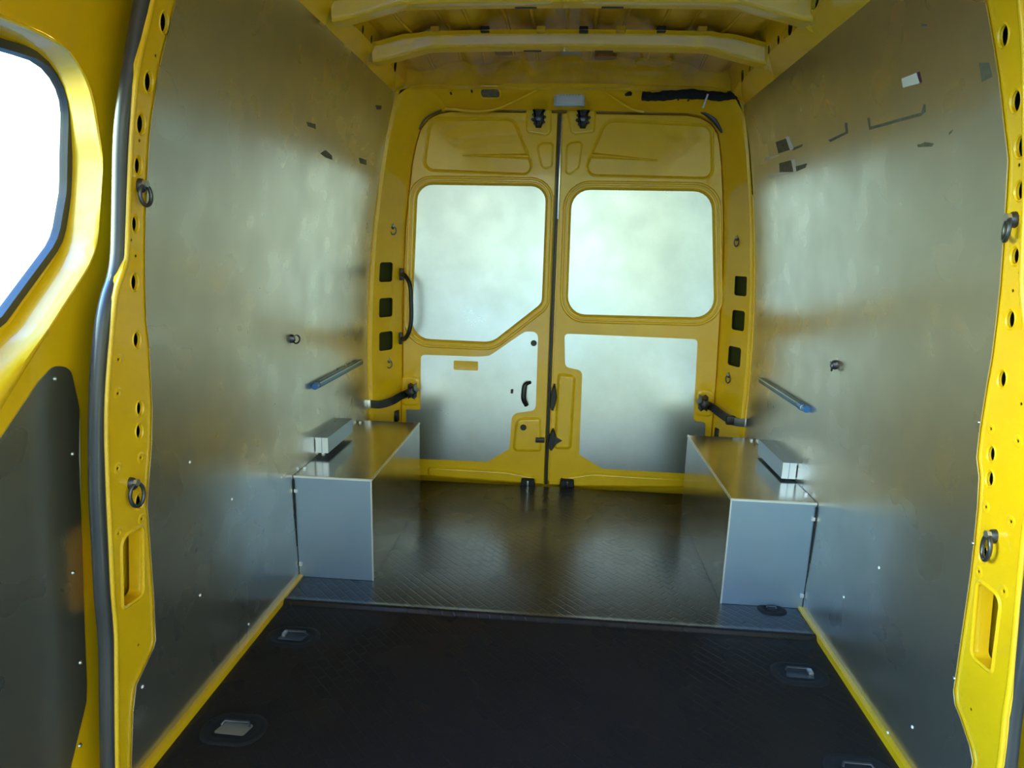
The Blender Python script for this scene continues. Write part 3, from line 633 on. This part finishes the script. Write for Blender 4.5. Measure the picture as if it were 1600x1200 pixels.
# ------------------------------------------------------------------ wheel arch boxes
WIb = .612; HB = .382; YF = 2.045; YE = 2.80
for s in (-1, 1):
    side = 'left' if s < 0 else 'right'
    t = empty('wheel_arch_box', (s*.75, YF, 0))
    tag(t, 'low aluminium sheet box over the %s wheel arch, %s' % (side, 'below the left galvanised wall' if s < 0 else 'below the right galvanised wall'), 'wheel box', 'sheet metal boxes over the wheel arches')
    def wx(z): return prof(z)-.003
    zz_ = [0, .1, .2, .3, HB]
    def put(name, V, F, mt): o = mesh(name, [(v[0]-s*.75, v[1]-YF, v[2]) for v in V], F, mt, t); return o
    V = [(s*WIb, YF, .001), (s*WIb, YF, HB)] + [(s*wx(z), YF, max(z, .001)) for z in reversed(zz_)]
    n = len(V); V += [(x, y+.003, z) for x, y, z in V]
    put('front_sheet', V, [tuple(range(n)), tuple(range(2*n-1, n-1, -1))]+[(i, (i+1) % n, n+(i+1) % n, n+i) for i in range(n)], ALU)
    def slab(lo, hi):
        V = [(x, y, z) for x in (lo[0], hi[0]) for y in (lo[1], hi[1]) for z in (lo[2], hi[2])]
        return V, [(0, 1, 3, 2), (4, 6, 7, 5), (0, 4, 5, 1), (2, 3, 7, 6), (0, 2, 6, 4), (1, 5, 7, 3)]
    put('side_sheet', *slab((s*WIb, YF+.003, .001), (s*(WIb+.003), YE, HB)), ALUS)
    put('top_sheet', *slab((s*WIb, YF+.0, HB), (s*wx(HB), YE, HB+.003)), ALUS)
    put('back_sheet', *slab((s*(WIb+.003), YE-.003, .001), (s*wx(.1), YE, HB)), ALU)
    put('folded_edge', *slab((s*(WIb-.0025), YF-.002, HB-.0025), (s*(WIb+.0035), YE, HB+.0045)), EDGE)
    put('folded_edge', *slab((s*WIb, YF-.003, HB-.003), (s*wx(HB), YF+.003, HB+.0045)), EDGE)
    put('folded_edge', *slab((s*(WIb-.0015), YF-.003, .001), (s*(WIb+.003), YF+.002, HB)), EDGE)
    for z in (.05, .33): put('edge_rivet', *slab((s*(wx(z)-.012), YF-.006, z-.006), (s*(wx(z)-.001), YF, z+.006)), EDGE)
    for y in (2.12, 2.30, 2.76): put('edge_rivet', *slab((s*(wx(HB)-.016), y-.006, HB+.002), (s*(wx(HB)-.006), y+.006, HB+.010)), EDGE)
    put('corner_gap', *slab((s*(wx(.3)+.0008-.004), YF-.0045, .12), (s*(wx(.3)-.0005), YF-.002, HB-.01)), BLK)

# ------------------------------------------------------------------ rails on the walls above the boxes
BLp = {-1: [(2.239, 0.673), (2.7949, 0.6574)], 1: [(2.2075, 0.6635), (2.7312, 0.6547)]}
for s in (-1, 1):
    side = 'left' if s < 0 else 'right'
    (ya, za), (yb, zb) = BLp[s]; za = zb = .664
    t = empty('wall_rail', (s*.88, ya, za)); tag(t, 'thin blue-tipped rail along the %s wall above the wheel box' % side, 'rail', 'thin blue rails on the side walls')
    o = box('rail_bar', (-.006, .03, -.011), (.011, yb-ya, .011), BLUG, t, .004)
    box('rail_lip', (-.010, .03, .006), (.011, yb-ya, .010), ZINC, t, .001)
    tube([(-.0, .028, 0), (0, .055, 0)], .013, 'blue_end', BLUE, t, seg=12); tube([(.0, .018, 0), (0, .028, 0)], .010, 'white_ring', WHT, t, seg=12)
    tube([(.002, -.004, 0), (.002, .018, 0)], .012, 'blue_end', BLUE, t, seg=12)
ALp = {-1: (2.25, 2.54), 1: (2.25, 2.54)}
for s in (-1, 1):
    side = 'left' if s < 0 else 'right'
    ya, yb = ALp[s]; z0 = .43 if s < 0 else .42; w0 = prof(z0)
    t = empty('cargo_channel', (s*w0, ya, z0)); tag(t, 'square aluminium channel fixed low on the %s wall just over the wheel box' % side, 'channel', 'aluminium channels over the wheel boxes')
    V = []; P_ = [(.001, -.026), (.052, -.026), (.052, .034), (.001, .034), (.001, .026), (.046, .026), (.046, -.020), (.001, -.020)]
    V = [(-s*x, y, z) for y in (0, yb-ya) for x, z in P_]
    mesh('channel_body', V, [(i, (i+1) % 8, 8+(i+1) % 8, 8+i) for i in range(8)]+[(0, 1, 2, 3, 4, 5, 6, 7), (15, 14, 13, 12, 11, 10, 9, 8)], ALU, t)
    V = [(-s*x, y, z) for y in (-.002, .0) for x, z in ((.004, -.026), (.0525, -.026), (.0525, .034), (.004, .034))]
    mesh('end_cap', V, [(0, 1, 2, 3), (7, 6, 5, 4), (0, 1, 5, 4), (1, 2, 6, 5), (2, 3, 7, 6), (3, 0, 4, 7)], EDGE, t)
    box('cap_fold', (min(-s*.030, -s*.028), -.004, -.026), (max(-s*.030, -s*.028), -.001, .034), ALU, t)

# ------------------------------------------------------------------ lashing rings
def ring(name, loc, s, label, w=.020, h=.030, group=None, tilt=0, r=.0035, drop=True, horiz=0, nrm=None):
    t = empty(name, loc); tag(t, label, 'ring', group)
    nx = Vector(nrm or (-s, 0, 0)).normalized(); up = Vector((0, 0, 1)); sd = up.cross(nx)
    def Q(a, b, c): return sd*a+up*b+nx*c
    o = mesh('ring_base', [Q(.009*math.cos(q*math.pi/6)*k, .014*math.sin(q*math.pi/6)*k, c) for k, c in ((1.1, -.002), (1.0, .008), (.6, .014)) for q in range(12)],
             [(j*12+i, j*12+(i+1) % 12, j*12+12+(i+1) % 12, j*12+12+i) for j in range(2) for i in range(12)]+[tuple(range(24, 36))], STEEL, t, 40)
    pts = []
    for i in range(20):
        q = 2*math.pi*i/20; a, b = w*math.cos(q), -h*.95+h*math.sin(q)
        if horiz: a, b = horiz*(w*.9+w*math.cos(q)), -.004+h*.8*math.sin(q)
        pts.append(Q(a, b, .012+.004*math.cos(q)))
    tube(pts, r, 'ring_loop', STEEL, t, closed=True, seg=8)
    band2 = mesh('bolt_head', [Q(.0075*math.cos(q*math.pi/3), .0075*math.sin(q*math.pi/3)+.004, c) for c in (.010, .018) for q in range(6)], [(i, (i+1) % 6, 6+(i+1) % 6, 6+i) for i in range(6)]+[tuple(range(6, 12))], ZINC, t)
    return t
RW = {-1: [(1.2904, 1.2857), (1.2356, 0.6579), (2.0599, 0.8669)], 1: [(1.2857, 1.2545), (1.2414, 0.6445), (2.0303, 0.8517)]}
LB = {-1: ['black lashing ring beside the left door seal, the upper one of that pillar', 'black lashing ring hanging low on the left front pillar above the tall slot', 'small ring bolted to the middle of the left galvanised wall'],
      1: ['black lashing ring high on the right front pillar near the picture edge', 'black lashing ring hanging low on the right front pillar above the tall slot', 'small square-looking ring bolted to the middle of the right galvanised wall']}
for s in (-1, 1):
    for k, (y, z) in enumerate(RW[s]):
        x = s*(prof(z)-(.002 if k == 2 else -.003))
        if k == 2: ring('lashing_ring', (x, y, z), s, LB[s][k], .017, .017, 'rings on the side walls', horiz=1 if s < 0 else .5, r=.003)
        else: ring('lashing_ring', (x, y, z), s, LB[s][k], .017 if k else .012, .026 if k else .02, 'rings on the front pillars', r=.0042)
RP = {-1: [(1.2749, 0.596), (0.6322, 0.605)], 1: [(1.2593, 0.537), (0.6246, 0.624)]}
for s in (-1, 1):
    for k, (z, v) in enumerate(RP[s]):
        B = curveB(s); bx = edgeB(z, s); ax = s*prof(z)
        ring('lashing_ring', (ax+(bx-ax)*v, YA+(YB-YA)*v, z), s, 'small lashing ring on the %s rear pillar %s its three openings' % ('left' if s < 0 else 'right', 'above' if k == 0 else 'below'), .013, .019, 'rings on the rear pillars', r=.003, nrm=(-s*.7, -.72, 0))

# ------------------------------------------------------------------ door check straps
for s, pts in ((-1, [(-0.7058, 0.4769), (-0.7547, 0.4551), (-0.8072, 0.4232), (-0.8665, 0.4041), (-0.9223, 0.4049)]), (1, [(0.7267, 0.4781), (0.7643, 0.4638), (0.816, 0.428), (0.8702, 0.3985), (0.9344, 0.3919)])):
    side = 'left' if s < 0 else 'right'
    t = empty('door_check_strap', (pts[0][0], 3.04, pts[0][1]))
    tag(t, 'black door check strap bent from the %s rear door to its pillar' % side, 'door strap', 'door check straps of the rear doors')
    P0 = Vector((pts[0][0], 3.04, pts[0][1])); ysr = [3.085, 3.03, 2.985, 2.95, 2.92]
    sc = [y/3.04 for y in ysr]; cx_, cz_ = K['C'][0], K['C'][2]
    C3 = smoothpts([Vector((cx_+(x-cx_)*k, y, cz_+(z-cz_)*k)) for (x, z), y, k in zip(pts, ysr, sc)], 5)
    V = []; F = []
    for i, c in enumerate(C3):
        tt = (C3[min(i+1, len(C3)-1)]-C3[max(i-1, 0)]).normalized(); up = Vector((0, 0, 1)); nr_ = tt.cross(up).normalized(); up2 = nr_.cross(tt)
        hh = .019; V += [c-P0+up2*hh+nr_*.004, c-P0-up2*hh+nr_*.004, c-P0-up2*hh-nr_*.004, c-P0+up2*hh-nr_*.004]
    n = len(C3)
    for i in range(n-1):
        for j in range(4): F.append((4*i+j, 4*i+(j+1) % 4, 4*i+4+(j+1) % 4, 4*i+4+j))
    F += [(0, 1, 2, 3), (4*n-4, 4*n-1, 4*n-2, 4*n-3)]
    mesh('strap_band', V, F, BLK if s < 0 else STEEL, t)
    e = C3[-1]-P0
    box('strap_clip', (e.x-.008, e.y-.010, e.z-.021), (e.x+.008, e.y+.012, e.z+.021), EDGE, t, .003)
    if s > 0:
        e2 = C3[int(n*.70)]-P0; box('strap_sleeve', (e2.x-.020, e2.y-.014, e2.z-.021), (e2.x+.020, e2.y+.014, e2.z+.021), BLK, t, .006)
    # star shaped anchor
    L = []
    for i in range(12):
        a = 2*math.pi*i/12; rr = .042 if i % 2 == 0 else .026; L.append((rr*.75*math.cos(a), rr*math.sin(a)))
    band('strap_anchor', L, [(0, -.06), (0, .0), (.004, .012), (.008, .016)], lambda a, b_, d: (a, -d-.012, b_), BLK, t, cap=True)
for s, pt in ((-1, [(-0.7959, 0.3371)][0]), (1, [(0.8138, 0.3199)][0])):
    o = band('hinge_buffer', rnd([(-.016, -.03, .01), (.012, -.03, .004), (.012, .03, .004), (-.016, .03, .012)], 4), [(0, -.03), (0, .01), (.004, .014)], lambda a, b_, d, s=s: (a if s < 0 else -a, -d, b_), BLK, cap=True)
    o.location = (pt[0], 3.078, pt[1]); tag(o, 'dark rubber buffer low at the %s rear pillar, mostly behind the box' % ('left' if s < 0 else 'right'), 'buffer')

# ------------------------------------------------------------------ grab handle by the left rear pillar
gh = [(-0.7599, 1.051), (-0.7348, 1.0456), (-0.7068, 1.0035), (-0.701, 0.9265), (-0.7016, 0.8328), (-0.7148, 0.7756), (-0.7408, 0.7398), (-0.7665, 0.7357)]
gx, gz = gh[0]; t = empty('grab_handle', (gx, 3.08, gz)); tag(t, 'black bow-shaped grab handle on the edge of the left rear pillar', 'handle')
yy = [3.085, 3.05, 3.03, 3.025, 3.025, 3.03, 3.05, 3.085]
tube(smoothpts([Vector((x-gx, y-3.08, z-gz)) for (x, z), y in zip(gh, yy)], 5), .0105, 'handle_bow', BLK, t, seg=10)
for (x, z) in (gh[0], gh[-1]): box('handle_foot', (x-gx-.010, -.008, z-gz-.028), (x-gx+.008, .014, z-gz+.030), BLK, t, .004)

# ------------------------------------------------------------------ header fittings
lx, lz = [(0.02, 1.8441)][0]
t = empty('interior_lamp', (lx, 2.985, lz)); tag(t, 'small rectangular grey interior lamp over the middle of the rear doors', 'lamp')
box('lamp_housing', (-.068, .0, -.038), (.068, .03, .038), LENS, t, .006)
box('lamp_lens', (-.058, -.006, -.030), (.058, .002, .030), mat('frosted_lens', (.50, .53, .58), .45, coat=.2), t, .004)
for i in range(7): box('lens_rib', (-.044+i*.0135, -.0085, .002), (-.037+i*.0135, -.005, .010), LENS, t)
wp = [(0.3267, 1.8354), (0.378, 1.8333), (0.4392, 1.8388), (0.5189, 1.8445), (0.599, 1.84), (0.6657, 1.8355), (0.7177, 1.8434), (0.7345, 1.8611)]
t = empty('foam_hose', (wp[0][0], 2.925, wp[0][1])); tag(t, 'black foam-wrapped cable sleeve lying along the right half of the header', 'cable')
P_ = smoothpts([Vector((x-wp[0][0], 0, z-wp[0][1])) for i, (x, z) in enumerate(wp)], 8)
tube(P_, .02, 'foam_sleeve', mat('black_foam', (.010, .010, .012), .85, bump=1, bscale=160, bdist=.006), t, seg=12, rfun=lambda q: .0155+.0016*math.sin(q*31)+.0010*math.sin(q*83+1)+.004*math.sin(math.pi*min(1, q*1.1+.1))+(.0 if q < .97 else -.004))
tp_ = [(0.5973, 1.8405), (0.5834, 1.7876)]
tube([(tp_[0][0]-wp[0][0], -.022, tp_[0][1]-wp[0][1]), (tp_[1][0]-wp[0][0], -.010, tp_[1][1]-wp[0][1])], .0045, 'cable_tie', WHT, t, seg=6)
sp_ = [(0.2651, 1.8572), (0.2818, 1.8547)]
o = tube([(sp_[0][0], 2.985, sp_[0][1]), (sp_[1][0], 2.965, sp_[1][1])], .010, 'rubber_grommet', BLK, seg=8); tag(o, 'tiny black rubber plug in the header left of the cable sleeve', 'plug')
tr = [(0.6057, 1.8068), (0.6346, 1.799), (0.6615, 1.7804), (0.6864, 1.7536), (0.7093, 1.7187)]
tube(smoothpts([Vector((x, 3.082, z)) for x, z in tr], 5), .008, 'trim_5', RUB, seg=8, rfun=lambda q: .003+.011*math.sin(math.pi*min(1, max(0, q)))**.8)
struct(bpy.data.objects['trim_5'])
tl = [(-0.6721, 1.7201), (-0.6538, 1.7539), (-0.6206, 1.7822), (-0.5667, 1.8049)]
tube(smoothpts([Vector((x, 3.09, z)) for x, z in tl], 5), .004, 'trim_6', RUB, seg=8); struct(bpy.data.objects['trim_6'])

# ------------------------------------------------------------------ floor lashing recesses
for k, ((x, y), lb, a) in enumerate(zip([(-0.7637, 1.7044), (-0.7502, 1.3166), (0.7571, 1.7), (0.7788, 2.0248), (0.7706, 1.3442)],
        ['dark lashing recess in the floor by the left wall, near the floor ridge', 'lashing recess with a bright steel plate in the floor at bottom left', 'dark lashing recess in the floor by the right wall, before the ridge', 'small lashing recess right at the foot of the right box', 'lashing recess at the bottom edge of the photo, right of centre'], (1, 1, 1, .45, 1))):
    z0 = -.012 if k != 3 else 0
    t = empty('floor_lashing_point', (x, y, z0)); tag(t, lb, 'lashing point', 'lashing points sunk in the floor')
    mf = lambda a_, b_, d: (a_, b_, d)
    wd = .062*a if k < 4 else .062; hd = .035*a+.0
    L = rnd([(-wd, -hd, hd), (wd, -hd, hd), (wd, hd, hd), (-wd, hd, hd)], 6)
    band('recess_bezel', L, [(-.020, .0005), (-.014, .004), (-.006, .005), (0, .003), (.004, .0012), (.008, .0010)], mf, DKP, t, cap=True)
    L2 = rnd([(-wd*.72, -hd*.55, .006), (wd*.55, -hd*.6, .006), (wd*.72, hd*.5, .006), (-wd*.5, hd*.55, .006)], 3)
    sheet('recess_plate', L2, [], mf, ZINC if k == 1 else STEEL, t, thick=.001, d0=.0026)
    tube([(-wd*.6, hd*.2, .004), (-wd*.5, hd*.5, .009), (wd*.5, hd*.5, .009), (wd*.6, hd*.2, .004)], .0035, 'lashing_bar', STEEL, t, seg=8)
    if k in (0, 2): box('bar_clip', (-wd*.55 if k == 0 else wd*.38, -hd*.2, .003), (-wd*.38 if k == 0 else wd*.6, hd*.45, .012), ZINC, t, .002)

# ------------------------------------------------------------------ marks on the right wall
def decal(name, L, s, mt, label, cat, d=.0022, par=None):
    o = sheet(name, L, [], mW(s), mt, par, thick=.0008, d0=d)
    if not par: tag(o, label, cat)
    return o
wr = bpy.data.objects['wall_right']; wlft = bpy.data.objects['wall_left']
decal('sticker', [(1.6745, 1.5943), (1.6111, 1.5906), (1.5984, 1.566), (1.6693, 1.5735)], 1, WHT, 'small white rectangular sticker high on the right galvanised wall', 'sticker')
decal('sticker_edge', [(1.6084, 1.5912), (1.5979, 1.5898), (1.5906, 1.5668), (1.601, 1.5653)], 1, mat('maroon_edge', (.08, .03, .08), .6), '', '', .0018, bpy.data.objects['sticker'])
for q, (a, b_) in enumerate((([(2.7132, 1.5615), (2.5689, 1.5528), (2.5482, 1.5475), (2.7229, 1.5531)], [(2.4714, 1.5996), (2.439, 1.5963), (2.4009, 1.5498), (2.4332, 1.5462)]), ([(2.6771, 1.4944), (2.5364, 1.4873), (2.399, 1.4709), (2.7031, 1.4829)], [(2.431, 1.5158), (2.3995, 1.5136), (2.3864, 1.4715), (2.4117, 1.4703)]))):
    o = decal('tape_remnant', a, 1, WHT, 'white torn tape corner at the rear of the right wall, %s one' % ('upper' if q == 0 else 'lower'), 'tape')
    decal('tape_leg', b_, 1, WHT, '', '', .0022, o)
for c in ([(2.583, 1.6003), (2.446, 1.5932), (2.4197, 1.5505), (2.5612, 1.5562)], [(2.5594, 1.5219), (2.4247, 1.5149), (2.4049, 1.4738), (2.5584, 1.483)], [(2.4067, 1.5528), (2.3161, 1.5511), (2.3228, 1.544), (2.4079, 1.5445)], [(2.3964, 1.4898), (2.2839, 1.4856), (2.3024, 1.4738), (2.3864, 1.4715)], [(1.854, 1.5432), (1.8398, 1.5405), (1.8375, 1.5179), (1.5969, 1.5038), (1.5862, 1.5191), (1.5785, 1.5174), (1.5788, 1.5014), (1.597, 1.497), (1.845, 1.5113)], [(2.108, 1.529), (1.9871, 1.5316), (1.9895, 1.5561), (1.9731, 1.553), (1.971, 1.5253), (2.0946, 1.5213)], [(1.3921, 1.5526), (1.3619, 1.5444), (1.3522, 1.5173), (1.3839, 1.5161)], [(1.5828, 1.6831), (1.5592, 1.6742), (1.5622, 1.6701), (1.5811, 1.6774)], [(1.49, 1.4428), (1.4764, 1.4467), (1.4832, 1.4403), (1.4923, 1.4381)], [(1.6141, 1.4381), (1.5981, 1.4369), (1.5823, 1.4385), (1.547, 1.4301), (1.5545, 1.4246), (1.6115, 1.4321)]):
    decal('glue_mark', c, 1, GREYT, '', '', .0014, wr)
for c in ([(2.0707, 1.5584), (2.1428, 1.5643), (2.1526, 1.5502), (2.0841, 1.5475)], [(2.2134, 1.483), (2.2547, 1.5017), (2.3201, 1.492), (2.3313, 1.4783), (2.2627, 1.4775)], [(2.6094, 1.5262), (2.7088, 1.53), (2.7173, 1.5108), (2.6337, 1.5074)], [(2.7022, 1.7429), (2.7839, 1.7579), (2.7854, 1.7431), (2.7286, 1.7312)]):
    decal('glue_mark', c, -1, GREYT, '', '', .0014, wlft)
